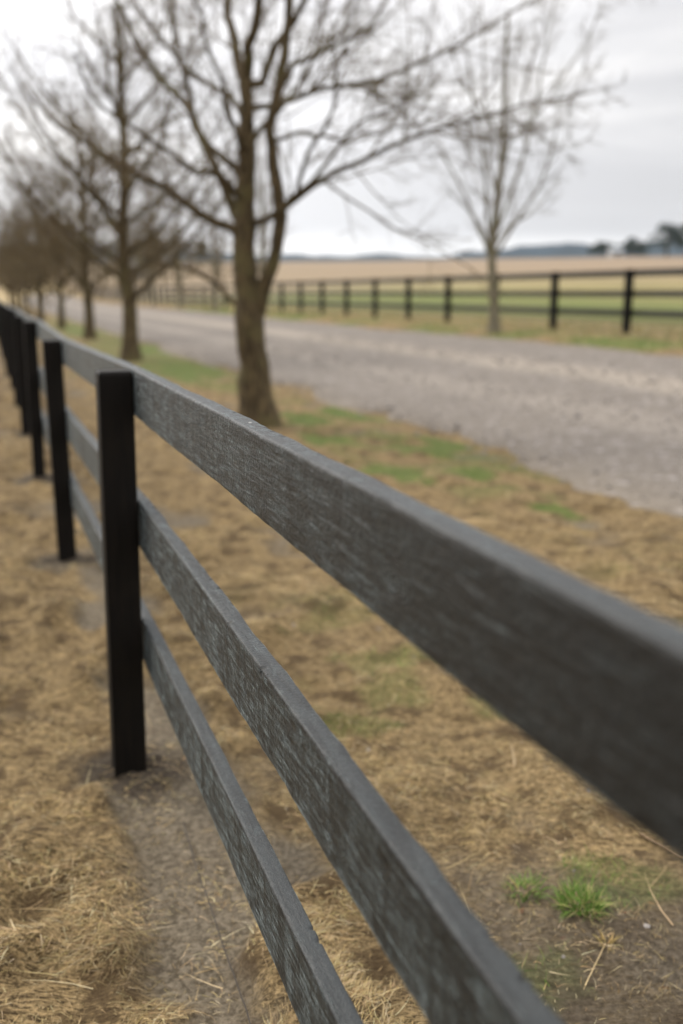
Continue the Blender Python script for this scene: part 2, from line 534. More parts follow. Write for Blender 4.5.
# ------------------------------------------------------------------ road
rs = np.concatenate([-steps(4, 60, .4, .05, 1)[::-1], steps(-3.9, 150, .14, .008, 8)])
tt = np.linspace(0, 1, 70)
RS, TT = np.meshgrid(rs, tt, indexing='ij')
ea = ROAD_A + .8 * (fbm(rs * .45, rs * 0 + 3, 91, 6, .7) - .5) * 2
eb = ROAD_B + .45 * (fbm(rs * .4, rs * 0 + 8, 95, 5, .6) - .5) * 2
RN = ea[:, None] * (1 - TT) + eb[:, None] * TT
RX, RY = sn(RS, RN)
edge = np.minimum(TT, 1 - TT)
RZ = base_h(RX, RY) + .012 + .025 * (fbm(RS * 1.1, RN * 1.6, 13, 3) - .5) - .10 * (1 - smooth(edge, 0, .035))
RZ += .012 * np.where(np.abs(RN - 7.2) < 3, np.cos((RN - 7.2) * 3.3), 0) * smooth(edge, 0, .1)
nr, nt2 = RS.shape
idx = np.arange(nr * nt2).reshape(nr, nt2)
quads = np.stack([idx[:-1, :-1], idx[:-1, 1:], idx[1:, 1:], idx[1:, :-1]], -1).reshape(-1, 4)[:, ::-1]
road = mesh_from('road', np.stack([RX, RY, RZ], -1).reshape(-1, 3), [quads], M_ROAD, None, True)
road['kind'] = 'structure'

# loose gravel
PH = (1 + 5 ** .5) / 2
ICO = np.array([(-1, PH, 0), (1, PH, 0), (-1, -PH, 0), (1, -PH, 0), (0, -1, PH), (0, 1, PH), (0, -1, -PH), (0, 1, -PH), (PH, 0, -1), (PH, 0, 1), (-PH, 0, -1), (-PH, 0, 1)]) / math.sqrt(1 + PH * PH)
ICF = np.array([(0, 11, 5), (0, 5, 1), (0, 1, 7), (0, 7, 10), (0, 10, 11), (1, 5, 9), (5, 11, 4), (11, 10, 2), (10, 7, 6), (7, 1, 8), (3, 9, 4), (3, 4, 2), (3, 2, 6), (3, 6, 8), (3, 8, 9), (4, 9, 5), (2, 4, 11), (6, 2, 10), (8, 6, 7), (9, 8, 1)])


def pebbles(name, s, n, size, lift=0.):
    k = len(s)
    x, y = sn(s, n)
    z = base_h(x, y) + np.where(n > 4.4, .012, micro(s, n)) + lift
    sc = size[:, None] * rng.uniform(.6, 1.2, (k, 3)); sc[:, 2] *= .65
    v = ICO[None] * sc[:, None, :] * rng.uniform(.82, 1.15, (k, 12, 1))
    a = rng.uniform(0, 6.28, k); ca, sa_ = np.cos(a)[:, None], np.sin(a)[:, None]
    vx = v[..., 0] * ca - v[..., 1] * sa_; vy = v[..., 0] * sa_ + v[..., 1] * ca
    V = np.stack([vx + x[:, None], vy + y[:, None], v[..., 2] + z[:, None] + size[:, None] * .15], -1).reshape(-1, 3)
    Fc = (ICF[None] + (np.arange(k) * 12)[:, None, None]).reshape(-1, 3)
    o = mesh_from(name, V, [Fc], M_STONE)
    o['kind'] = 'stuff'
    return o


k = 5200
o = pebbles('gravel', 4 + rng.power(1.2, k) * 22, rng.uniform(4.25, 9.5, k), rng.gamma(2.2, .0055, k) + .005)
tag(o, 'loose grey gravel scattered over the driveway', 'gravel')
k = 110
o = pebbles('small_stones', rng.uniform(1.4, 5, k), np.concatenate([rng.normal(.4, .18, k - 80), rng.uniform(.6, 3, 80)]), rng.gamma(2, .0014, k) + .002, -.002)
tag(o, 'small pale stones in the bare soil under the rails', 'stones')

# ------------------------------------------------------------------ grass
STRAW = np.array([(.66, .51, .275), (.55, .415, .205), (.74, .61, .38), (.40, .285, .135), (.17, .11, .046), (.57, .43, .185)])
GREEN = np.array([(.13, .23, .035), (.17, .27, .05), (.09, .155, .026), (.23, .28, .07)])


def blades(name, s, n, length, width, elev, az, tint, droop=1.0, segs=3, root_dz=0., z0=None):
    k = len(s)
    x, y = sn(s, n)
    z = (ground_z(x, y) if z0 is None else z0) - .004 + root_dz
    d = np.stack([np.cos(az) * np.cos(elev), np.sin(az) * np.cos(elev), np.sin(elev)], -1)
    side = np.stack([-np.sin(az), np.cos(az), np.zeros(k)], -1)
    roll = rng.uniform(-.9, .9, k)
    upv = np.cross(d, side)
    side = side * np.cos(roll)[:, None] + upv * np.sin(roll)[:, None]
    P = np.stack([x, y, z], -1)
    curl = rng.normal(0, .5, k)
    V = []
    step = length / segs
    zmin = z + .002
    for i in range(segs + 1):
        w = width * (1 - .85 * (i / segs) ** 1.5) * .5
        V.append(P - side * w[:, None]); V.append(P + side * w[:, None])
        d = d + np.stack([np.zeros(k), np.zeros(k), -droop * rng.uniform(.1, .55, k)], -1) + side * (curl * .35)[:, None]
        d /= np.linalg.norm(d, axis=1)[:, None]
        P = P + d * step[:, None]
        P[:, 2] = np.maximum(P[:, 2], zmin - .004 + rng.uniform(0, .01, k))
    V = np.stack(V, 1)                                   # k, 2(segs+1), 3
    m = 2 * (segs + 1)
    q = np.array([(2 * i, 2 * i + 1, 2 * i + 3, 2 * i + 2) for i in range(segs)])
    Fc = (q[None] + (np.arange(k) * m)[:, None, None]).reshape(-1, 4)
    tc = np.concatenate([np.repeat(tint, m, 0), np.ones((k * m, 1))], 1)
    o = mesh_from(name, V.reshape(-1, 3), [Fc], M_BLADE, None, True, attrs={'tint': ('FLOAT_COLOR', tc)})
    o['kind'] = 'stuff'
    return o


def pick(pal, k, w=None):
    c = pal[rng.choice(len(pal), k, p=w)]
    return np.clip(c * rng.uniform(.72, 1.22, (k, 1)) * rng.uniform(.93, 1.07, (k, 3)), 0, .8)


def polar(k, r0, r1, a0, a1, p=1.0):
    r = r0 + (r1 - r0) * rng.uniform(0, 1, k) ** p
    a = np.radians(rng.uniform(a0, a1, k))
    x, y = r * np.sin(a), r * np.cos(a)
    return x * U[0] + y * U[1], x * N[0] + y * N[1], r


# camera side and verge: dry matted grass
parts = []
for (k, r0, r1, p) in ((190000, 1.1, 3.3, .75), (150000, 3.0, 6.5, .8), (70000, 6, 14, .8), (30000, 13, 34, .8)):
    s, n, r = polar(k, r0, r1, -42, 42, p)
    parts.append((s, n, r))
s = np.concatenate([q[0] for q in parts]); n = np.concatenate([q[1] for q in parts]); r = np.concatenate([q[2] for q in parts])
clump = fbm(s * 3.2, n * 3.8, 31, 3)                     # same field as the hummocks
keep = (n < 4.50 + 1.6 * (fbm(s * .45, s * 0 + 3, 91, 6, .7) - .5) + rng.gamma(1.5, .07, len(s)) * (fbm(s * 2, n * 2, 93, 3) > .5)) & (n > -9)
keep &= rng.uniform(0, 1, len(s)) > np.clip(bare_mask(s, n) * .82, 0, .84)
gap = fbm(s * 9, n * 9, 71, 3)
keep &= rng.uniform(0, 1, len(s)) < np.clip(.35 + 3.2 * (clump - .36), .2, 1) * np.clip(smooth(gap, .32, .50) + .1, 0, 1)
s, n, r, clump = s[keep], n[keep], r[keep], clump[keep]
k = len(s)
gm = green_mask(s, n)
flow = fbm(s * 1.1, n * 1.1, 7, 3) * 14
az = flow + rng.normal(0, .75, k)
far = np.clip(r / 6, .8, 3.2)
length = (.017 + rng.gamma(2.2, .0095, k)) * (.8 + .5 * clump) * np.clip(far, 1, 1.4)
width = rng.uniform(.0011, .0026, k) * far
elev = rng.uniform(.08, .75, k) * np.where(n > .7, .8, 1)
tint = pick(STRAW, k, [.24, .22, .14, .18, .10, .12])
# old grey-brown thatch in patches, yellower tops elsewhere
old = np.clip(smooth(fbm(s * 1.3, n * 1.3, 66, 4), .50, .66) + .9 * smooth(fbm(s * 4.5, n * 4.5, 68, 3), .55, .70), 0, 1.4)[:, None]
tint = tint * (1 - .55 * np.minimum(old, 1.2)) + np.array([.075, .050, .022]) * .45 * old
isg = rng.uniform(0, 1, k) < gm * .85
tint[isg] = pick(GREEN, isg.sum())
elev[isg] = rng.uniform(.6, 1.3, isg.sum())
o = blades('dry_grass', s, n, length, width, elev, az, tint)
tag(o, 'dry straw coloured grass matted over the paddock edge and verge', 'grass')

# rank grass at the foot of the far fence and on the far verge
k = 26000
s = rng.uniform(4, 60, k) ** 1.0; n = rng.uniform(10.5, 14.5, k)
gm = green_mask(s, n)
tint = pick(STRAW, k)
isg = rng.uniform(0, 1, k) < .25 + .5 * gm
tint[isg] = pick(GREEN, isg.sum())
o = blades('verge_grass', s, n, rng.uniform(.05, .16, k), rng.uniform(.005, .012, k), rng.uniform(.6, 1.4, k), rng.uniform(0, 6.28, k), tint, .6, 2)
tag(o, 'mixed green and straw grass along the far verge by the fence', 'grass')


# broken pale stems and dead leaves lying about
k = 1500
s, n, r = polar(k, 1.2, 9, -40, 40, .8)
kp = (n < 4.2); s, n = s[kp], n[kp]; k = len(s)
o = blades('straw_stems', s, n, rng.uniform(.06, .17, k), rng.uniform(.0016, .003, k), rng.uniform(.02, .35, k), rng.uniform(0, 6.28, k), pick(np.array([(.66, .52, .30), (.50, .37, .18)]), k), .25)
tag(o, 'long pale broken grass stems lying across the turf', 'grass')
k = 700
s, n, r = polar(k, 1.6, 18, -40, 40, .8)
kp = (n < 4.2) & (n > .5); s, n = s[kp], n[kp]; k = len(s)
o = blades('dead_leaves', s, n, rng.uniform(.02, .05, k), rng.uniform(.012, .026, k), rng.uniform(.0, .5, k), rng.uniform(0, 6.28, k), pick(np.array([(.16, .085, .04), (.22, .13, .06), (.10, .06, .035)]), k), .5)
tag(o, 'curled brown dead leaves scattered in the verge grass', 'leaves')


def tuft(name, label, px, py, k, ln, spread, pal, wd=.003):
    x_, y_, z_ = px, py, 0
    # sight line to level ground
    up = 512 - py
    fz = -F * ST + up * CT; fy = F * CT + up * ST
    kk = CAM_H / -fz
    x0, y0 = (px - 341.5) * kk, fy * kk
    s0 = x0 * U[0] + y0 * U[1]; n0 = x0 * N[0] + y0 * N[1]
    a = rng.uniform(0, 6.28, k); rr = spread * np.sqrt(rng.uniform(0, 1, k))
    s = s0 + rr * np.cos(a); n = n0 + rr * np.sin(a)
    az = A0 + math.pi / 2 - a + rng.normal(0, .6, k)
    o = blades(name, s, n, rng.uniform(.55, 1.1, k) * ln, rng.uniform(.7, 1.3, k) * wd, rng.uniform(.6, 1.45, k), az, pick(pal, k), .7, 4)
    del o['kind']
    tag(o, label, 'grass tuft')
    return o


BRIGHT = np.array([(.10, .21, .025), (.14, .25, .04), (.07, .14, .02), (.17, .27, .055), (.38, .32, .13)])
tuft('grass_tuft', 'bright green grass tuft, the larger and rounder one beside the near rails', 580, 912, 330, .062, .048, BRIGHT)
tuft('grass_tuft', 'small thin green grass tuft left of the larger bright tuft', 524, 893, 130, .05, .045, BRIGHT)
tuft('dry_weed', 'yellowed dry weed lying just in front of the bright green tuft', 606, 946, 34, .034, .016, np.array([(.50, .40, .16), (.42, .31, .12)]), .0035)

# ------------------------------------------------------------------ tubes
def tubes(P, R, m):
    """P [p,k,3] polylines, R [p,k] radii -> verts, quads (open tubes, closed by their taper)"""
    p, k, _ = P.shape
    T = np.empty_like(P)
    T[:, 1:-1] = P[:, 2:] - P[:, :-2]; T[:, 0] = P[:, 1] - P[:, 0]; T[:, -1] = P[:, -1] - P[:, -2]
    T /= np.linalg.norm(T, axis=2, keepdims=True) + 1e-9
    mt = T.mean(1)
    ref = np.where(np.abs(mt[:, 2:3]) < .75, np.array([[0, 0, 1.]]), np.array([[1., .2, 0]]))
    a = np.cross(T, ref[:, None, :]); a /= np.linalg.norm(a, axis=2, keepdims=True) + 1e-9
    b = np.cross(T, a)
    th = np.arange(m) * 2 * math.pi / m
    V = P[:, :, None, :] + R[:, :, None, None] * (np.cos(th)[None, None, :, None] * a[:, :, None, :] + np.sin(th)[None, None, :, None] * b[:, :, None, :])
    i = np.arange(k - 1)[:, None]; j = np.arange(m)[None]
    q = np.stack([i * m + j, i * m + (j + 1) % m, (i + 1) * m + (j + 1) % m, (i + 1) * m + j], -1).reshape(-1, 4)
    Q = (q[None] + (np.arange(p) * k * m)[:, None, None]).reshape(-1, 4)
    return V.reshape(-1, 3), Q


def catmull(pts, k):
    pts = np.asarray(pts, float)
    d = np.concatenate([[0], np.cumsum(np.linalg.norm(np.diff(pts[:, :3], axis=0), axis=1))])
    t = np.linspace(0, d[-1], k)
    ext = np.vstack([2 * pts[0] - pts[1], pts, 2 * pts[-1] - pts[-2]])
    out = []
    for ti in t:
        i = min(max(np.searchsorted(d, ti) - 1, 0), len(pts) - 2)
        u = (ti - d[i]) / max(d[i + 1] - d[i], 1e-9)
        p0, p1, p2, p3 = ext[i], ext[i + 1], ext[i + 2], ext[i + 3]
        out.append(.5 * ((2 * p1) + (-p0 + p2) * u + (2 * p0 - 5 * p1 + 4 * p2 - p3) * u * u + (-p0 + 3 * p1 - 3 * p2 + p3) * u ** 3))
    return np.array(out)


def spawn(P, R, density, t0, t1, ang, lr, k, wander, tropism, rr=.55, rmin=.002, r=rng, maxlen=9, minlen=.1):
    """children of every polyline; density = children per metre"""
    p, kk, _ = P.shape
    seg = np.linalg.norm(np.diff(P, axis=1), axis=2)
    L = seg.sum(1)
    cnt = np.maximum(r.poisson(L * density * (t1 - t0)), 1)
    pi = np.repeat(np.arange(p), cnt)
    c = len(pi)
    t = r.uniform(t0, t1, c)
    f = t * (kk - 1); i0 = np.minimum(f.astype(int), kk - 2); u = (f - i0)[:, None]
    start = P[pi, i0] * (1 - u) + P[pi, i0 + 1] * u
    tan = P[pi, i0 + 1] - P[pi, i0]; tan /= np.linalg.norm(tan, axis=1)[:, None] + 1e-9
    prad = R[pi, i0] * (1 - u[:, 0]) + R[pi, i0 + 1] * u[:, 0]
    ln = np.clip(L[pi] * lr * r.uniform(.55, 1.25, c) * (1.15 - .75 * t), minlen, maxlen)
    rv = r.normal(0, 1, (c, 3)); rv -= tan * (rv * tan).sum(1)[:, None]; rv /= np.linalg.norm(rv, axis=1)[:, None] + 1e-9
    an = np.radians(r.uniform(ang[0], ang[1], c))[:, None]
    d = tan * np.cos(an) + rv * np.sin(an)
    pts = [start]; q = start
    for j in range(k - 1):
        d = d + r.normal(0, wander, (c, 3)); d[:, 2] += tropism
        d /= np.linalg.norm(d, axis=1)[:, None]
        q = q + d * (ln / (k - 1))[:, None]
        pts.append(q)
    P2 = np.stack(pts, 1)
    r0 = np.maximum(np.minimum(prad * r.uniform(.45, .8, c), rr * .012 * ln + .001), rmin)
    tap = np.linspace(1, .28, k)[None]
    return P2, np.maximum(r0[:, None] * tap, rmin * .6)


def join(lst):
    V = []; Q = []; o = 0
    for v, q in lst:
        V.append(v); Q.append(q + o); o += len(v)
    return np.concatenate(V), np.concatenate(Q)


def flare(P, R):
    pass


def build_tree(name, label, base, trunks, limbs, seed, group=None, dens=(2.4, 4.5, 6.5), bark=None, twig=None, lens=(.42, .42, .45), rmin=.0022, trop=.05, tsides=16, kink=.02):
    """trunks / limbs: lists of (points [k,3] relative to base, r0, r1)"""
    r = np.random.default_rng(seed)
    root = thing(name, label, 'tree', base, group)
    tr = []; main = []
    for (pts, r0, r1) in trunks:
        kk = 22
        c = catmull(pts, kk)
        c[1:-1] += r.normal(0, .006, (kk - 2, 3))
        h = np.linspace(0, 1, kk)
        R = r0 + (r1 - r0) * h ** .9
        if abs(pts[0][2]) < .1:
            R = R * (1 + .55 * np.exp(-(c[:, 2] / .22)))
        R = R * (1 + .05 * r.normal(0, 1, kk))
        v, q = tubes(c[None], R[None], tsides)
        # fluted bark
        n_ = fbm(np.arange(len(v)) % tsides * 1.7, v[:, 2] * 3, seed, 3) - .5
        cc = np.repeat(c, tsides, 0)
        v = cc + (v - cc) * (1 + .22 * n_[:, None])
        tr.append((v, q)); main.append((c, R))
    V, Q = join(tr)
    mesh_from('trunk', V, [Q], bark or M_BARK, root, True)
    LP, LR = [], []
    for (pts, r0, r1) in limbs:
        c = catmull(pts, 14)
        c[1:] += np.cumsum(r.normal(0, kink, (13, 3)), 0)
        LP.append(c); LR.append(r0 + (r1 - r0) * np.linspace(0, 1, 14) ** .8)
    crown = []
    src_P = np.stack([catmull(c, 14) for c, _ in main]); src_R = np.stack([np.interp(np.linspace(0, 1, 14), np.linspace(0, 1, 22), R) for _, R in main])
    LP = np.array(LP); LR = np.array(LR)
    crown.append(tubes(LP, LR, 8))
    A, AR = spawn(src_P, src_R, 1.3, .5, .98, (35, 65), lens[0], 9, .10, trop, r=r, rmin=rmin * 2, maxlen=3)
    crown.append(tubes(A, AR, 6))
    B, BR = spawn(LP, LR, dens[0], .12, .98, (28, 60), lens[0], 8, .12, trop, r=r, rmin=rmin * 1.8, maxlen=2.4)
    crown.append(tubes(B, BR, 5))
    Cp, CR = spawn(B, BR, dens[1], .1, 1., (25, 60), lens[1], 6, .16, trop, r=r, rmin=rmin * 1.3, maxlen=1.2)
    C2, CR2 = spawn(A, AR, dens[1], .1, 1., (25, 60), lens[1], 6, .16, trop, r=r, rmin=rmin * 1.3, maxlen=1.2)
    Cp = np.concatenate([Cp, C2]); CR = np.concatenate([CR, CR2])
    crown.append(tubes(Cp, CR, 4))
    D, DR = spawn(Cp, CR, dens[2], .1, 1., (25, 65), lens[2], 5, .18, trop, r=r, rmin=rmin, maxlen=.55)
    crown.append(tubes(D, DR, 3))
    n_big = sum(len(q) for _, q in crown[:2])
    V, Q = join(crown)
    mi = np.ones(len(Q), int); mi[:n_big] = 0
    mesh_from('crown', V, [Q], [bark or M_BARK, twig or M_TWIG], root, True, mi)
    return root


# ---- the big forked tree behind the fence (surveyed limbs, real depths)
Y0 = 11.3
b0 = ray(259, 428, Y0); gz = float(ground_z(np.array([b0[0]]), np.array([b0[1]]))[0])
base = (b0[0], b0[1], gz - .05)


def L(pts, dy0=0., dy1=0.):
    out = []
    for i, q in enumerate(pts):
        f = i / (len(pts) - 1)
        dy = dy0 + (dy1 - dy0) * f
        out.append(ray(q[0], q[1], Y0 + dy) - np.array(base))
    return out


trunks = [
    ([np.array([0, 0, 0.])] + L([(255, 385), (250, 335), (247, 290), (244, 250), (246, 205), (247, 150), (247, 100), (246, 64)]), .205, .062),
    (L([(257, 312), (267, 278), (277, 248), (280, 210), (273, 165), (270, 130), (279, 85), (285, 45), (290, 0), (296, -60)], 0, -.4), .085, .035),
]
limbs = [
    (L([(245, 82), (234, 55), (225, 25), (218, 0), (205, -70), (200, -150)], 0, .8), .065, .02),
    (L([(246, 78), (254, 45), (260, 10), (264, -40), (262, -140)], 0, -.5), .065, .02),
    (L([(247, 86), (262, 75), (276, 45), (300, 8), (318, -40), (345, -110)], 0, -.6), .05, .015),
    (L([(243, 232), (232, 214), (215, 185), (201, 155), (190, 120), (165, 86), (146, 52), (128, 12), (110, -40)], 0, .8), .062, .018),
    (L([(244, 180), (228, 152), (206, 130), (191, 116), (184, 80), (172, 30), (165, -30)], 0, 1.0), .045, .015),
    (L([(244, 244), (233, 232), (200, 206), (170, 185), (140, 172), (115, 158), (90, 145), (62, 128), (32, 95)], 0, -.5), .06, .014),
    (L([(245, 226), (266, 216), (290, 201), (325, 181), (341, 172), (376, 156), (421, 145), (486, 127), (516, 118), (560, 114), (590, 108)], 0, -1.2), .046, .005),
    (L([(296, 197), (318, 178), (341, 158), (362, 132), (392, 120), (420, 98)], -.2, -.9), .03, .008),
    (L([(247, 108), (268, 107), (300, 102), (341, 92), (386, 88), (421, 77), (476, 55), (506, 36), (560, 12), (590, -6)], 0, 1.1), .038, .005),
    (L([(279, 92), (296, 66), (320, 57), (341, 51), (366, 31), (388, 4), (400, -40)], -.2, .6), .036, .01),
    (L([(271, 142), (300, 130), (322, 133), (345, 141), (380, 128), (430, 118)], -.2, -1.0), .026, .006),
    (L([(246, 148), (262, 120), (300, 80), (330, 30), (350, -20)], 0, 1.4), .038, .01),
    (L([(245, 160), (225, 120), (214, 70), (200, 20), (190, -40)], 0, -1.3), .035, .01),
    (L([(241, 305), (222, 294), (198, 278), (170, 264), (140, 259), (120, 252)], 0, .3), .04, .012),
    (L([(246, 200), (228, 185), (200, 178), (160, 150), (120, 120), (90, 70)], 0, -2.0), .04, .01),
    (L([(249, 130), (240, 100), (180, 60), (140, 0), (120, -60)], 0, 2.2), .04, .01),
    (L([(279, 215), (300, 185), (310, 140), (330, 100), (340, 40)], -.2, -1.9), .032, .009),
]
tree1 = build_tree('bare_tree', 'big bare tree with thick forked trunk and long side limbs, nearest behind the fence', base, trunks, limbs, 3,
                   'bare trees in a row between fence and driveway', dens=(5.2, 7.2, 10.5), trop=.02, rmin=.0029, lens=(.48, .44, .45), kink=.028)


# ---- generic bare tree
def generic(name, label, base, h, seed, group, vase=.5, rad=.17, fork=.24, dens=(3.4, 5.6, 7.5), nl=15, bark=None, lean=(0, 0), twig=None):
    r = np.random.default_rng(seed)
    top = np.array([lean[0], lean[1], h * .80])
    tp = [np.array([0, 0, 0.]), np.array([.02, 0, h * .15]), top * .35 + r.normal(0, .05, 3) * [1, 1, 0], top * .6 + r.normal(0, .10, 3) * [1, 1, 0], top]
    trunks = [(tp, rad, rad * .22)]
    c = catmull(tp, 40)
    limbs = []
    a = r.uniform(0, 6.28)
    for i in range(nl):
        f = fork + (.85 - fork) * (i / (nl - 1)) ** 1.15
        p0 = c[int(f * 39)]
        a += 2.4 + r.normal(0, .3)
        ln = h * (.50 - .32 * f) * r.uniform(.85, 1.2)
        out = np.array([math.cos(a), math.sin(a), 0])
        e = vase + .35 * f
        d1 = out * (1 - e * .5) + np.array([0, 0, e])
        p1 = p0 + d1 * ln * .4
        p2 = p0 + d1 * ln * .75 + np.array([0, 0, .05 * ln]) + r.normal(0, .10, 3)
        p3 = p0 + d1 * ln * 1.05 + np.array([0, 0, .28 * ln]) + r.normal(0, .14, 3)
        limbs.append(([p0, p1, p2, p3], rad * (.42 - .2 * f), .010))
    return build_tree(name, label, base, trunks, limbs, seed, group, dens, bark, twig, rmin=.0032, trop=.05)


def at(s, n):
    x, y = sn(s, n)
    return (float(x), float(y), float(ground_z(np.array([x]), np.array([y]))[0]) - .05)


GRP = 'bare trees in a row between fence and driveway'
ords = ['first', 'second', 'third', 'fourth', 'fifth', 'sixth', 'seventh', 'eighth', 'ninth']
row = [(ray(131, 362, 22.5)), (ray(90, 340, 33.2)), (ray(62, 331, 43.2))]
protos = []
for i, q in enumerate(row):
    s_ = q[0] * U[0] + q[1] * U[1]; n_ = q[0] * N[0] + q[1] * N[1]
    lab = ['bare tree with a straight slim trunk, first behind the big forked tree', 'brown twiggy bare tree with dark trunk, second behind the big forked tree',
           'bare tree with thin trunk and olive shoots, third behind the big forked tree'][i]
    protos.append(generic('bare_tree', lab, at(s_, n_), [9.2, 8.4, 8.2][i], 40 + i, GRP, .42, [.19, .18, .15][i], .20, (4.8, 8.2, 12.0), 21))


def copy_tree(src, loc, rot, scale, label, group):
    r_ = src.copy(); col.objects.link(r_)
    r_.location = loc; r_.rotation_euler = (0, 0, rot); r_.scale = (scale,) * 3
    r_['label'] = label; r_['group'] = group
    for ch in src.children:
        c_ = ch.copy(); col.objects.link(c_); c_.parent = r_
    return r_


for i in range(6):
    s_ = 45.0 + 10.9 * (i + 1) + rng.normal(0, .3)
    copy_tree(protos[(i + 1) % 3], at(s_, 2.55 + rng.normal(0, .15)), 1.7 * i + .8, rng.uniform(.95, 1.1),
              'bare tree in the fence row, %s behind the big forked tree' % ords[i + 3], GRP)

# ---- far side of the driveway
Y0 = 23.2
b0 = ray(494, 336, Y0); gz = float(ground_z(np.array([b0[0]]), np.array([b0[1]]))[0])
base = (b0[0], b0[1], gz - .05)
trunks = [([np.array([0, 0, 0.])] + L([(494, 300), (492, 262), (494, 230), (499, 190), (503, 140), (505, 80), (508, 10)]), .125, .03)]
limbs = [
    (L([(492, 264), (482, 240), (468, 214), (452, 185), (436, 160), (420, 130)], 0, .8), .05, .01),
    (L([(494, 258), (508, 236), (527, 206), (546, 172), (556, 130), (560, 80)], 0, -.6), .05, .01),
    (L([(493, 248), (487, 215), (484, 180), (478, 130), (470, 70), (462, 0)], 0, -.9), .045, .01),
    (L([(495, 235), (508, 200), (520, 160), (535, 100), (545, 40), (560, -30)], 0, .9), .045, .01),
    (L([(498, 200), (490, 160), (488, 110), (485, 50), (480, -30)], 0, .6), .035, .009),
    (L([(500, 180), (515, 130), (520, 80), (528, 20)], 0, -.7), .032, .009),
    (L([(493, 256), (476, 226), (455, 205), (440, 190)], 0, -1.2), .035, .008),
    (L([(494, 246), (515, 222), (538, 205), (560, 180)], 0, 1.2), .035, .008),
    (L([(502, 150), (530, 120), (560, 75), (590, 30), (605, 0)], 0, -.3), .03, .007),
    (L([(502, 140), (480, 100), (455, 60), (440, 10)], 0, .2), .03, .007),
]
GRP2 = 'slender bare trees along the far verge'
tree_r = build_tree('bare_tree', 'slender upright bare tree with pale trunk on the far verge, alone before the far fence', base, trunks, limbs, 9,
                    GRP2, dens=(3.4, 4.6, 6.0), bark=M_PALEBARK, trop=.07, lens=(.36, .40, .42), rmin=.0028, tsides=12)
s_r = b0[0] * U[0] + b0[1] * U[1]; n_r = b0[0] * N[0] + b0[1] * N[1]
for i, (ds, rt, lab) in enumerate(((20.5, 1.2, 'slender bare tree on the far verge hidden partly by the big forked trunk'),
                                   (30.5, 2.6, 'slender bare tree on the far verge seen left of the big forked trunk'),
                                   (41, 4.0, 'slender bare tree on the far verge seen halfway between two row trunks'),
                                   (52, 5.3, 'slender bare tree on the far verge seen beside the first trunk behind the big one'),
                                   (63, .4, 'farthest slender bare tree on the far verge'))):
    copy_tree(tree_r, at(s_r + ds, n_r + .1 * i), rt, 1 - .03 * i, lab, GRP2)

# ------------------------------------------------------------------ near fence
ZOFF = {0: 0, 1: 0, 2: -.028, 3: .004, 4: -.01, 5: .012, 6: 0}
zs = [0, 0, 0, 0, -.028, .004, -.012, .010, 0] + [float(v) for v in rng.normal(0, .010, 17)]
nsft = [0, 0, 0, 0, -.018, -.022, -.03, -.03, -.035] + [float(-.035 + v) for v in rng.normal(0, .006, 17)]


def zoff(s): return np.interp(s, POST_S, zs)
def nofs(s): return np.interp(s, POST_S, nsft)


fence = thing('timber_fence', 'dark charcoal three-rail timber fence running from the foreground past the trees', 'fence', (0, 0, 0))
fence.rotation_euler = (0, 0, A0 + math.pi / 2)
# fence axes: local x = along (s), local y = -n, local z = up


def box_ring(w, h, bev):
    """rounded rectangle, 24 points, centred"""
    pts = []
    for cx, cy, a0 in ((1, 1, 0), (-1, 1, 90), (-1, -1, 180), (1, -1, 270)):
        for a in (0, 45, 90):
            t = math.radians(a0 + a)
            pts.append((cx * (w / 2 - bev) + bev * math.cos(t), cy * (h / 2 - bev) + bev * math.sin(t)))
    out = []
    for i, p in enumerate(pts):
        out.append(p)
        if i % 3 == 2:
            q = pts[(i + 1) % 12]
            ln = math.hypot(q[0] - p[0], q[1] - p[1])
            for f in (min(.3, .007 / ln), .5, 1 - min(.3, .007 / ln)):
                out.append((p[0] * (1 - f) + q[0] * f, p[1] * (1 - f) + q[1] * f))
    return np.array(out)


def rail(s0, s1, z0, z1, thick, nface, seed, mat, parent, zf, nf, rough=1.0, step=.012):
    k = max(int((s1 - s0) / step), 6)
    ss = np.linspace(s0, s1, k)
    h = z1 - z0
    ring = box_ring(thick, h, .0045)
    m = len(ring)
    Y = ring[:, 0][None].repeat(k, 0); Z = ring[:, 1][None].repeat(k, 0)
    # rough-sawn edges: each corner wanders, with small chips
    for ci in range(4):
        cs = slice(ci * 6, ci * 6 + 3)
        wob = (fbm(ss * 7, ss * 0 + ci * 7.3, seed, 5, .6) - .5) * .0042 * rough
        chip = -.0028 * smooth(fbm(ss * 55, ss * 0 + ci * 3.1, seed + 5, 3), .70, .86) * smooth(vnoise(ss * 3, ss * 0 + ci, seed + 6), .5, .75) * rough
        sgz = np.sign(ring[ci * 6 + 1, 1]); sgy = np.sign(ring[ci * 6 + 1, 0])
        Z[:, cs] += (sgz * (wob + chip))[:, None]
        Y[:, cs] += (sgy * (wob * .5 + chip * .6))[:, None]
    Z += ((fbm(ss * 1.3, ss * 0 + 2, seed + 9, 2) - .5) * .0035)[:, None]
    Y += ((fbm(ss * 1.0, ss * 0 + 5, seed + 11, 2) - .5) * .004)[:, None]
    nn = nface + thick / 2 + nf(ss)
    zz = (z0 + z1) / 2 + zf(ss)
    V = np.stack([ss[:, None].repeat(m, 1), -(nn[:, None] + Y), zz[:, None] + Z], -1).reshape(-1, 3)
    i = np.arange(k - 1)[:, None]; j = np.arange(m)[None]
    q = np.stack([i * m + j, i * m + (j + 1) % m, (i + 1) * m + (j + 1) % m, (i + 1) * m + j], -1).reshape(-1, 4)[:, ::-1]
    c0 = np.arange(m)[None]; c1 = np.arange((k - 1) * m, k * m)[None][:, ::-1]
    o = mesh_from('rail', V, [q, c0, c1], mat, parent, True)
    return o


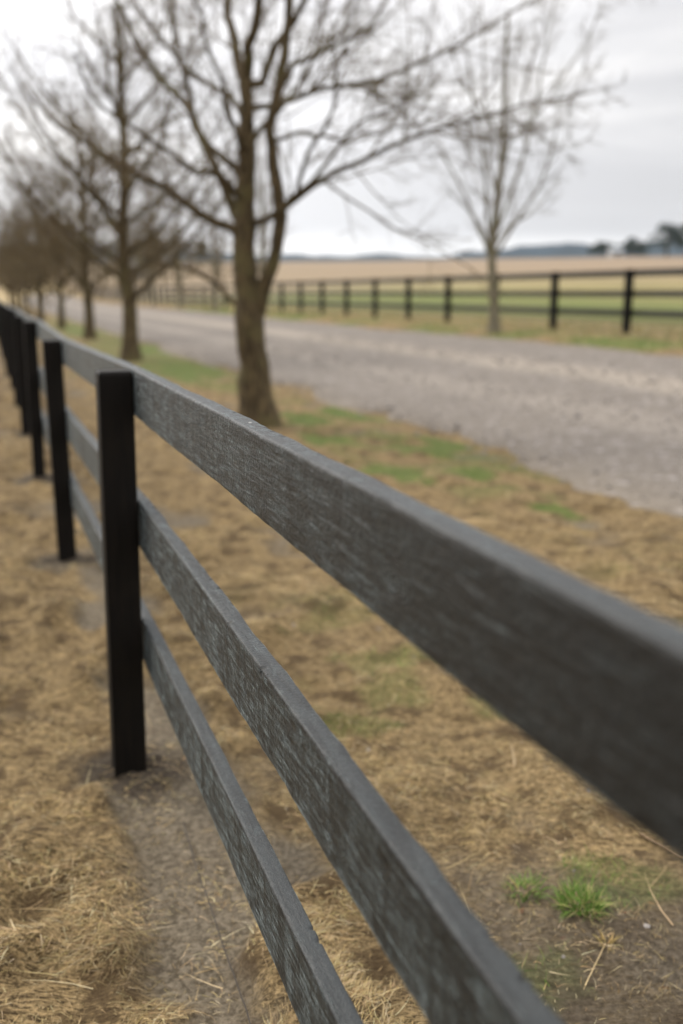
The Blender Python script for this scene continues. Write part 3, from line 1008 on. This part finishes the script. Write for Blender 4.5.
def post(s, n0, n1, z_top, z_bot, depth, seed, mat, parent, lean=0., zf=None):
    """square post with softly worn edges"""
    ring = box_ring(depth, n1 - n0, .006)
    m = len(ring)
    hs = np.concatenate([np.linspace(z_bot, z_top - .012, 22), [z_top - .004, z_top]])
    inset = np.concatenate([np.zeros(22), [.002, .006]])
    r = np.random.default_rng(seed)
    V = []
    for z, ins in zip(hs, inset):
        w = 1 + (vnoise(np.arange(m) * 1.3, np.full(m, z * 6), seed) - .5) * .02
        sx = ring[:, 0] * (1 - ins / (depth / 2)); sy = ring[:, 1] * (1 - ins / ((n1 - n0) / 2))
        V.append(np.stack([s + sx * w, -((n0 + n1) / 2 + lean * (z - z_top) + sy * w), np.full(m, z)], -1))
    V = np.concatenate(V)
    k = len(hs)
    i = np.arange(k - 1)[:, None]; j = np.arange(m)[None]
    q = np.stack([i * m + j, i * m + (j + 1) % m, (i + 1) * m + (j + 1) % m, (i + 1) * m + j], -1).reshape(-1, 4)[:, ::-1]
    cap = np.arange((k - 1) * m, k * m)[None][:, ::-1]
    return mesh_from('post', V, [q, cap], mat, parent, False)


RAILS = ((1.139, 1.276), (.735, .882), (.362, .505))
leans = rng.normal(0, .008, len(POST_S)); leans[3] = .010; leans[4] = -.012
for i, sp in enumerate(POST_S):
    nf = nofs(sp)
    x, y = sn(sp, .33)
    p = post(sp, .287 + nf, FENCE_N + nf - .001, 1.270 + zoff(sp), -.25, .098, 100 + i, M_POST, fence, leans[i])
    if i < 7:
        for (z0, z1) in RAILS:                      # nail heads driven through the post face
            for dz in (-.03, .035):
                a = np.arange(8) * math.pi / 4
                zc = (z0 + z1) / 2 + dz + zoff(sp)
                rr = .0042
                yb = -(.287 + nf)
                sc_ = sp + rng.uniform(-.015, .015)
                v0 = np.stack([sc_ + rr * np.cos(a), np.full(8, yb - .001), zc + rr * np.sin(a)], -1)
                v1 = np.stack([sc_ + rr * .7 * np.cos(a), np.full(8, yb + .0022), zc + rr * .7 * np.sin(a)], -1)
                jj = np.arange(8)
                q = np.stack([jj, (jj + 1) % 8, 8 + (jj + 1) % 8, 8 + jj], -1)
                mesh_from('nail', np.concatenate([v0, v1]), [q, (8 + np.arange(8))[None]], M_NAIL, p)
ends = [POST_S[0] - .05] + [POST_S[i] for i in range(1, len(POST_S), 2)] + [POST_S[-1] + .05]
ends = [POST_S[0], POST_S[2]] + [POST_S[i] for i in range(4, len(POST_S), 2)]
for j in range(len(ends) - 1):
    near = ends[j] < 9
    for t, (z0, z1) in enumerate(RAILS):
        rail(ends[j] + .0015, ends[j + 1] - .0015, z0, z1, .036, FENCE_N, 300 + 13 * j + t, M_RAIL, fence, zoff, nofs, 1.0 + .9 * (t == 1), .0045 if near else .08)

# ------------------------------------------------------------------ far fence
FN = 12.3
fence2 = thing('timber_fence', 'dark brown three-rail fence across the driveway in front of the green pasture', 'fence', (0, 0, 0))
fence2.rotation_euler = (0, 0, A0 + math.pi / 2)
q = ray(632, 333, 20.6)
s0 = q[0] * U[0] + q[1] * U[1]
PS2 = [s0 + 2.83 * k for k in range(-4, 44)]


def gz2(s):
    s = np.atleast_1d(np.asarray(s, float))
    x, y = sn(s, np.full_like(s, FN))
    return base_h(x, y)


zz2 = [float(gz2(s)[0]) for s in PS2]
for i, sp in enumerate(PS2):
    post(sp, FN - .12, FN, zz2[i] + 1.27, zz2[i] - .2, .15, 500 + i, M_POST, fence2, 0.)
for j in range(0, len(PS2) - 2, 2):
    for t, (z0, z1) in enumerate(((1.12, 1.26), (.72, .85), (.34, .47))):
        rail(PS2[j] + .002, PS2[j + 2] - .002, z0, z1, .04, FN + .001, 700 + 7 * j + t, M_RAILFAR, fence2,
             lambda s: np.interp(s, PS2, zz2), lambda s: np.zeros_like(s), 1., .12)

# ------------------------------------------------------------------ small things on the ground
def ground_point(px, py):
    up = 512 - py
    fz = -F * ST + up * CT; fy = F * CT + up * ST
    kk = CAM_H / -fz
    return np.array([(px - 341.5) * kk, fy * kk])


def ground_tube(name, pts, r, label, cat, mat, lift=.006, k=40, arch=0., sides=8, taper=.6):
    xy = np.array([ground_point(*p) for p in pts])
    c = catmull(np.column_stack([xy, np.zeros(len(xy))]), k)
    z = ground_z(c[:, 0], c[:, 1])
    z = np.maximum(np.convolve(np.pad(z, 4, mode='edge'), np.ones(9) / 9, 'valid'), z) + r + lift
    c[:, 2] = z + arch * np.sin(np.linspace(0, math.pi, k))
    v, q = tubes(c[None], (r * np.linspace(1, taper, k))[None], sides)
    o = mesh_from(name, v, [q, np.arange(sides)[None], np.arange((k - 1) * sides, k * sides)[None]], mat, None, True)
    tag(o, label, cat)
    return o


ground_tube('wire', [(184, 832), (190, 855), (203, 893), (220, 943), (236, 990), (249, 1030), (262, 1075)], .0016, 'thin dark wire trailing over the bare soil by the lowest rail', 'wire', M_WIRE, .018, taper=1)
ground_tube('fallen_twig', [(640, 838), (656, 848), (676, 858), (700, 872)], .0045, 'pale brown fallen twig lying on the ground below the top rail', 'twig', M_DEADSTICK)
ground_tube('dry_stalk', [(585, 988), (594, 968), (605, 948)], .0016, 'thin straw coloured stalk lying in front of the green tuft', 'stalk', mat_simple('straw_stalk', (.5, .38, .2), .7, .2, 60), .006, 12)

# ------------------------------------------------------------------ far trees, farm buildings, hills
def leafy(name, label, base, h, w, seed, group=None, k=5200, leaf=.32):
    r = np.random.default_rng(seed)
    root = thing(name, label, 'tree', base, group)
    P = [np.array([0, 0, -.3]), np.array([.1, 0, h * .25]), np.array([-.1, .1, h * .5]), np.array([0, 0, h * .8])]
    c = catmull(P, 12)
    lst = [tubes(c[None], (np.linspace(.04, .01, 12) * h)[None], 10)]
    LP = []
    cents = []
    for i in range(16):
        f = r.uniform(.25, .95); a = r.uniform(0, 6.28)
        p0 = c[int(f * 11)]
        reach = w * .5 * math.sin(math.pi * min(.95, .25 + .75 * f)) * r.uniform(.5, 1.0)
        p3 = p0 + np.array([math.cos(a) * reach, math.sin(a) * reach, h * r.uniform(.02, .2)])
        LP.append(catmull([p0, (p0 + p3) / 2 + [0, 0, .2], p3], 8)); cents.append((p3, w * r.uniform(.13, .22)))
    lst.append(tubes(np.array(LP), np.linspace(.012, .003, 8)[None].repeat(16, 0) * h, 6))
    V, Q = join(lst)
    mesh_from('trunk', V, [Q], M_BARK, root, True)
    ci = r.integers(0, len(cents), k)
    cp = np.array([q[0] for q in cents])[ci]; cr = np.array([q[1] for q in cents])[ci]
    d = r.normal(0, 1, (k, 3)); d /= np.linalg.norm(d, axis=1)[:, None]
    pos = cp + d * (cr * r.uniform(.35, 1.0, k) ** .5)[:, None] * [1, 1, .75]
    a = r.normal(0, 1, (k, 3)); a /= np.linalg.norm(a, axis=1)[:, None]
    b = np.cross(a, r.normal(0, 1, (k, 3))); b /= np.linalg.norm(b, axis=1)[:, None]
    sz = leaf * r.uniform(.5, 1.2, k)[:, None]
    V = np.stack([pos - a * sz, pos + b * sz * .5, pos + a * sz, pos - b * sz * .5], 1).reshape(-1, 3)
    Q = np.arange(4 * k).reshape(-1, 4)
    t = np.array([(.020, .032, .015), (.032, .043, .018), (.014, .024, .012)])[r.integers(0, 3, k)]
    tc = np.concatenate([np.repeat(t, 4, 0), np.ones((4 * k, 1))], 1)
    mesh_from('crown', V, [Q], M_LEAF, root, False, attrs={'tint': ('FLOAT_COLOR', tc)})
    return root


def on_ground(px, D):
    x = (px - 341.5) / 1019.4 * D
    return (float(x), float(D), float(base_h(np.array([x]), np.array([D]))[0]))


G3 = 'dark evergreen trees on the skyline'
leafy('evergreen_tree', 'tall dark rounded evergreen tree on the skyline at right', on_ground(664, 400), 14.5, 14, 1, G3)
leafy('evergreen_tree', 'dark evergreen tree on the skyline cut by the right edge', on_ground(686, 410), 14.5, 13, 2, G3)
leafy('evergreen_tree', 'smaller low dark tree left of the tall evergreen on the skyline', on_ground(630, 430), 7.5, 13, 3, G3)
leafy('evergreen_tree', 'lowest olive tree on the skyline beside the pale farm building', on_ground(601, 435), 6, 13, 4, G3)
leafy('evergreen_tree', 'dark evergreen tree on the skyline left of the big forked trunk', on_ground(203, 420), 9, 9, 5, G3)
leafy('evergreen_tree', 'dark evergreen tree on the skyline between the row trunks', on_ground(150, 430), 12, 16, 6, G3)


def box(x0, x1, y0, y1, z0, z1):
    v = np.array([(x0, y0, z0), (x1, y0, z0), (x1, y1, z0), (x0, y1, z0), (x0, y0, z1), (x1, y0, z1), (x1, y1, z1), (x0, y1, z1)], float)
    f = np.array([(0, 3, 2, 1), (4, 5, 6, 7), (0, 1, 5, 4), (1, 2, 6, 5), (2, 3, 7, 6), (3, 0, 4, 7)])
    return v, f


def farm_building(label, base, w, d, h, rot):
    root = thing('farm_building', label, 'building', base)
    root.rotation_euler = (0, 0, rot)
    v, f = box(-w / 2, w / 2, -d / 2, d / 2, -.6, h)
    v = np.vstack([v, [(-w / 2, 0, h + d * .3), (w / 2, 0, h + d * .3)]])
    mesh_from('wall', v, [f, np.array([(3 + 4, 0 + 4, 8), (1 + 4, 2 + 4, 9)])], M_WALL, root)
    e = .4
    rv = []
    for sx in (-w / 2 - e, w / 2 + e):
        rv += [(sx, -d / 2 - e, h - e * .6 + .05), (sx, 0, h + d * .3 + .06), (sx, d / 2 + e, h - e * .6 + .05), (sx, d / 2 + e, h - e * .6 + .2), (sx, 0, h + d * .3 + .22), (sx, -d / 2 - e, h - e * .6 + .2)]
    q = np.array([(i, (i + 1) % 6, 6 + (i + 1) % 6, 6 + i) for i in range(6)])
    mesh_from('roof', np.array(rv), [q, np.array([(0, 5, 4, 1), (1, 4, 3, 2), (6, 7, 10, 11), (7, 8, 9, 10)])], M_ROOF, root)
    for fx in (-.28, .3):
        v, f = box(w * fx - .6, w * fx + .6, -d / 2 - .06, -d / 2 - .003, 1, 2.1)
        wn = mesh_from('window', v, [f], M_WALL, root)
        v, f = box(w * fx - .5, w * fx + .5, -d / 2 - .09, -d / 2 - .062, 1.1, 2.0)
        mesh_from('pane', v, [f], M_GLASS, wn)
    v, f = box(-.5, .5, -d / 2 - .06, -d / 2 - .003, 0, 2.1)
    mesh_from('door', v, [f], M_GLASS, root)
    return root


farm_building('pale farm building with grey roof low on the skyline beside dark trees', on_ground(613, 424), 5, 4, 2.6, .2)
farm_building('small pale shed far beyond the first row trunk', on_ground(141, 190), 2.6, 2.2, 2.1, -.1)

# bare brown woodland far down the drive: one mass
def twig_wood(name, label, count, seed):
    r = np.random.default_rng(seed)
    P0 = []; R0 = []
    for i in range(count):
        s_ = r.uniform(105, 240); n_ = r.uniform(-8, 58) * (.5 + s_ / 240)
        x, y = sn(s_, n_)
        if x / y > -.115:                          # the wood ends left of the pasture
            continue
        z = float(base_h(np.array([x]), np.array([y]))[0])
        h = r.uniform(6, 10.5)
        tip = np.array([x + r.normal(0, .4), y, z + h])
        P0.append(catmull([np.array([x, y, z - .3]), np.array([x, y, z]) * .5 + tip * .5 + r.normal(0, .3, 3), tip], 10)); R0.append(np.linspace(.17, .03, 10))
    P0 = np.array(P0); R0 = np.array(R0)
    A, AR = spawn(P0, R0, 1.5, .15, .97, (30, 65), .42, 6, .1, .06, r=r, rmin=.03, maxlen=5)
    B, BR = spawn(A, AR, 2.0, .1, 1, (25, 60), .5, 5, .14, .05, r=r, rmin=.018, maxlen=2.4)
    Cc, CR = spawn(B, BR, 2.2, .1, 1, (25, 60), .55, 4, .16, .04, r=r, rmin=.014, maxlen=1.4)
    V, Q = join([tubes(P0, R0, 6), tubes(A, AR, 4), tubes(B, BR, 3), tubes(Cc, CR, 3)])
    o = mesh_from(name, V, [Q], M_TWIG, None, True)
    o['kind'] = 'stuff'
    tag(o, label, 'woodland')


twig_wood('woodland', 'brown leafless woodland far down the driveway at left', 150, 5)

# hills: a long forested ridge
az = np.radians(np.linspace(-75, 75, 360))
rr = np.array([1050, 1150, 1300, 1450, 1600, 1800, 2050.])
prof = np.array([-.25, .12, .45, .8, 1.0, .95, .5])
HV = []
for i, r_ in enumerate(rr):
    hgt = 56 + 26 * (fbm(az * 5 + 3, az * 0 + 1, 201, 4) - .5) + 20 * smooth(np.degrees(az), 5, 12) * smooth(np.degrees(az), 40, 20) + 14 * smooth(np.degrees(az), -4, -9)
    z = prof[i] * hgt + 9 * (fbm(az * 40, az * 0 + i, 207, 3) - .5) + 2.5 * (fbm(az * 400, az * 0 + i, 209, 2) - .5)
    HV.append(np.stack([r_ * np.sin(az), r_ * np.cos(az), z], -1))
HV = np.array(HV)
k1, k2 = HV.shape[:2]
idx = np.arange(k1 * k2).reshape(k1, k2)
quads = np.stack([idx[:-1, :-1], idx[:-1, 1:], idx[1:, 1:], idx[1:, :-1]], -1).reshape(-1, 4)[:, ::-1]
hills = mesh_from('hills', HV.reshape(-1, 3), [quads], M_HILL, None, True)
hills['kind'] = 'structure'

# haze
HAZE = True
ZLOW = min(float(GZ.min()), float(HV[..., 2].min())); ZHIGH = max(float(HV[..., 2].max()), float(GZ.max()))
if HAZE:
    v, f = box(-2900, 2900, -1150, 2900, ZLOW - 1.0, ZHIGH + 2.0)
    m = bpy.data.materials.new('haze_air'); m.use_nodes = True
    nt = m.node_tree; nt.nodes.clear()
    out = nt.nodes.new('ShaderNodeOutputMaterial'); vol = nt.nodes.new('ShaderNodeVolumePrincipled')
    vol.inputs['Color'].default_value = (.62, .76, .92, 1)
    vol.inputs['Density'].default_value = .00010
    nt.links.new(vol.outputs[0], out.inputs['Volume'])
    hz = mesh_from('haze', v, [f], m)
    hz['kind'] = 'stuff'
    tag(hz, 'thin pale blue haze over the far pasture and hills', 'haze')

# ------------------------------------------------------------------ light
SUN_AZ = math.radians(-52)      # from +Y, towards -X: ahead and to the left
SUN_EL = math.radians(42)
sd = np.array([math.sin(SUN_AZ) * math.cos(SUN_EL), math.cos(SUN_AZ) * math.cos(SUN_EL), math.sin(SUN_EL)])
sun = bpy.data.lights.new('sun', 'SUN'); sun.energy = 1.5; sun.angle = math.radians(14); sun.color = (1, .93, .82)
so = bpy.data.objects.new('sun', sun); col.objects.link(so)
from mathutils import Vector
so.rotation_euler = Vector(sd).to_track_quat('Z', 'Y').to_euler()
so.location = (-30, 25, 40)

SKY_OFF = (5.0, 2.0, .93)
w = bpy.data.worlds.new('World'); scene.world = w; w.use_nodes = True
nt = w.node_tree; g = G(nt)
bg = nt.nodes['Background']
sky = g.n('ShaderNodeTexSky', sky_type='NISHITA'); sky.sun_disc = False
sky.sun_elevation = SUN_EL; sky.sun_rotation = SUN_AZ
skyc = g.vmath('SCALE', sky.outputs[0]); skyc.inputs['Scale'].default_value = 1.0
gen = g.n('ShaderNodeTexCoord').outputs['Generated']
nrm = g.vmath('NORMALIZE', gen).outputs[0]
sep = g.n('ShaderNodeSeparateXYZ'); g.link(nrm, sep.inputs[0])
bands = g.mapping(nrm, (1.5, 1.5, 10.0), (0, math.radians(4), 0), SKY_OFF)
n1 = g.noise(bands, 1.0, 6, .52, .35)
cl = g.maprange(n1, .36, .62, 0, 1)
glow = g.math('POWER', g.math('MAXIMUM', g.dot(nrm, tuple(float(q) for q in (np.array([-.62, .72, .34]) / np.linalg.norm([-.62, .72, .34])))), 0.0), 4.0)
lum = g.math('ADD', g.math('MULTIPLY', cl, .23), .445)
# an overcast sky is brighter overhead than low down
lum = g.math('MULTIPLY', lum, g.maprange(sep.outputs[2], .16, .85, 1.0, 2.7))
lum = g.math('ADD', lum, g.math('MULTIPLY', glow, .60))
tintc = g.mix(cl, (.965, .955, .975), (1.0, .978, .962))
x = g.vmath('SCALE', tintc); g.link(lum, x.inputs['Scale'])
cloud10 = g.vmath('SCALE', x.outputs[0]); cloud10.inputs['Scale'].default_value = 10.0   # background strength is .1
c = g.mix(.975, skyc.outputs[0], cloud10.outputs[0])
g.link(c, bg.inputs['Color'])
bg.inputs['Strength'].default_value = .1

# ------------------------------------------------------------------ camera
cam = bpy.data.cameras.new('camera')
cam.sensor_fit = 'VERTICAL'; cam.sensor_height = 36; cam.sensor_width = 24
cam.lens = 35.0; cam.clip_start = .05; cam.clip_end = 8000
cam.dof.use_dof = True; cam.dof.focus_distance = 1.72; cam.dof.aperture_fstop = 2.0
co_ = bpy.data.objects.new('camera', cam); col.objects.link(co_)
co_.location = (0, 0, CAM_H)
co_.rotation_euler = (math.pi / 2 - TILT, 0, 0)
scene.camera = co_

scene.view_settings.view_transform = 'Standard'
scene.view_settings.look = 'None'
scene.view_settings.exposure = .62
scene.view_settings.gamma = 1
scene.render.engine = 'CYCLES'
scene.cycles.use_denoising = True
scene.cycles.denoising_prefilter = 'ACCURATE'
scene.cycles.denoising_input_passes = 'RGB_ALBEDO_NORMAL'
scene.cycles.max_bounces = 6
scene.cycles.diffuse_bounces = 3
scene.cycles.volume_bounces = 1
scene.cycles.sample_clamp_indirect = 6
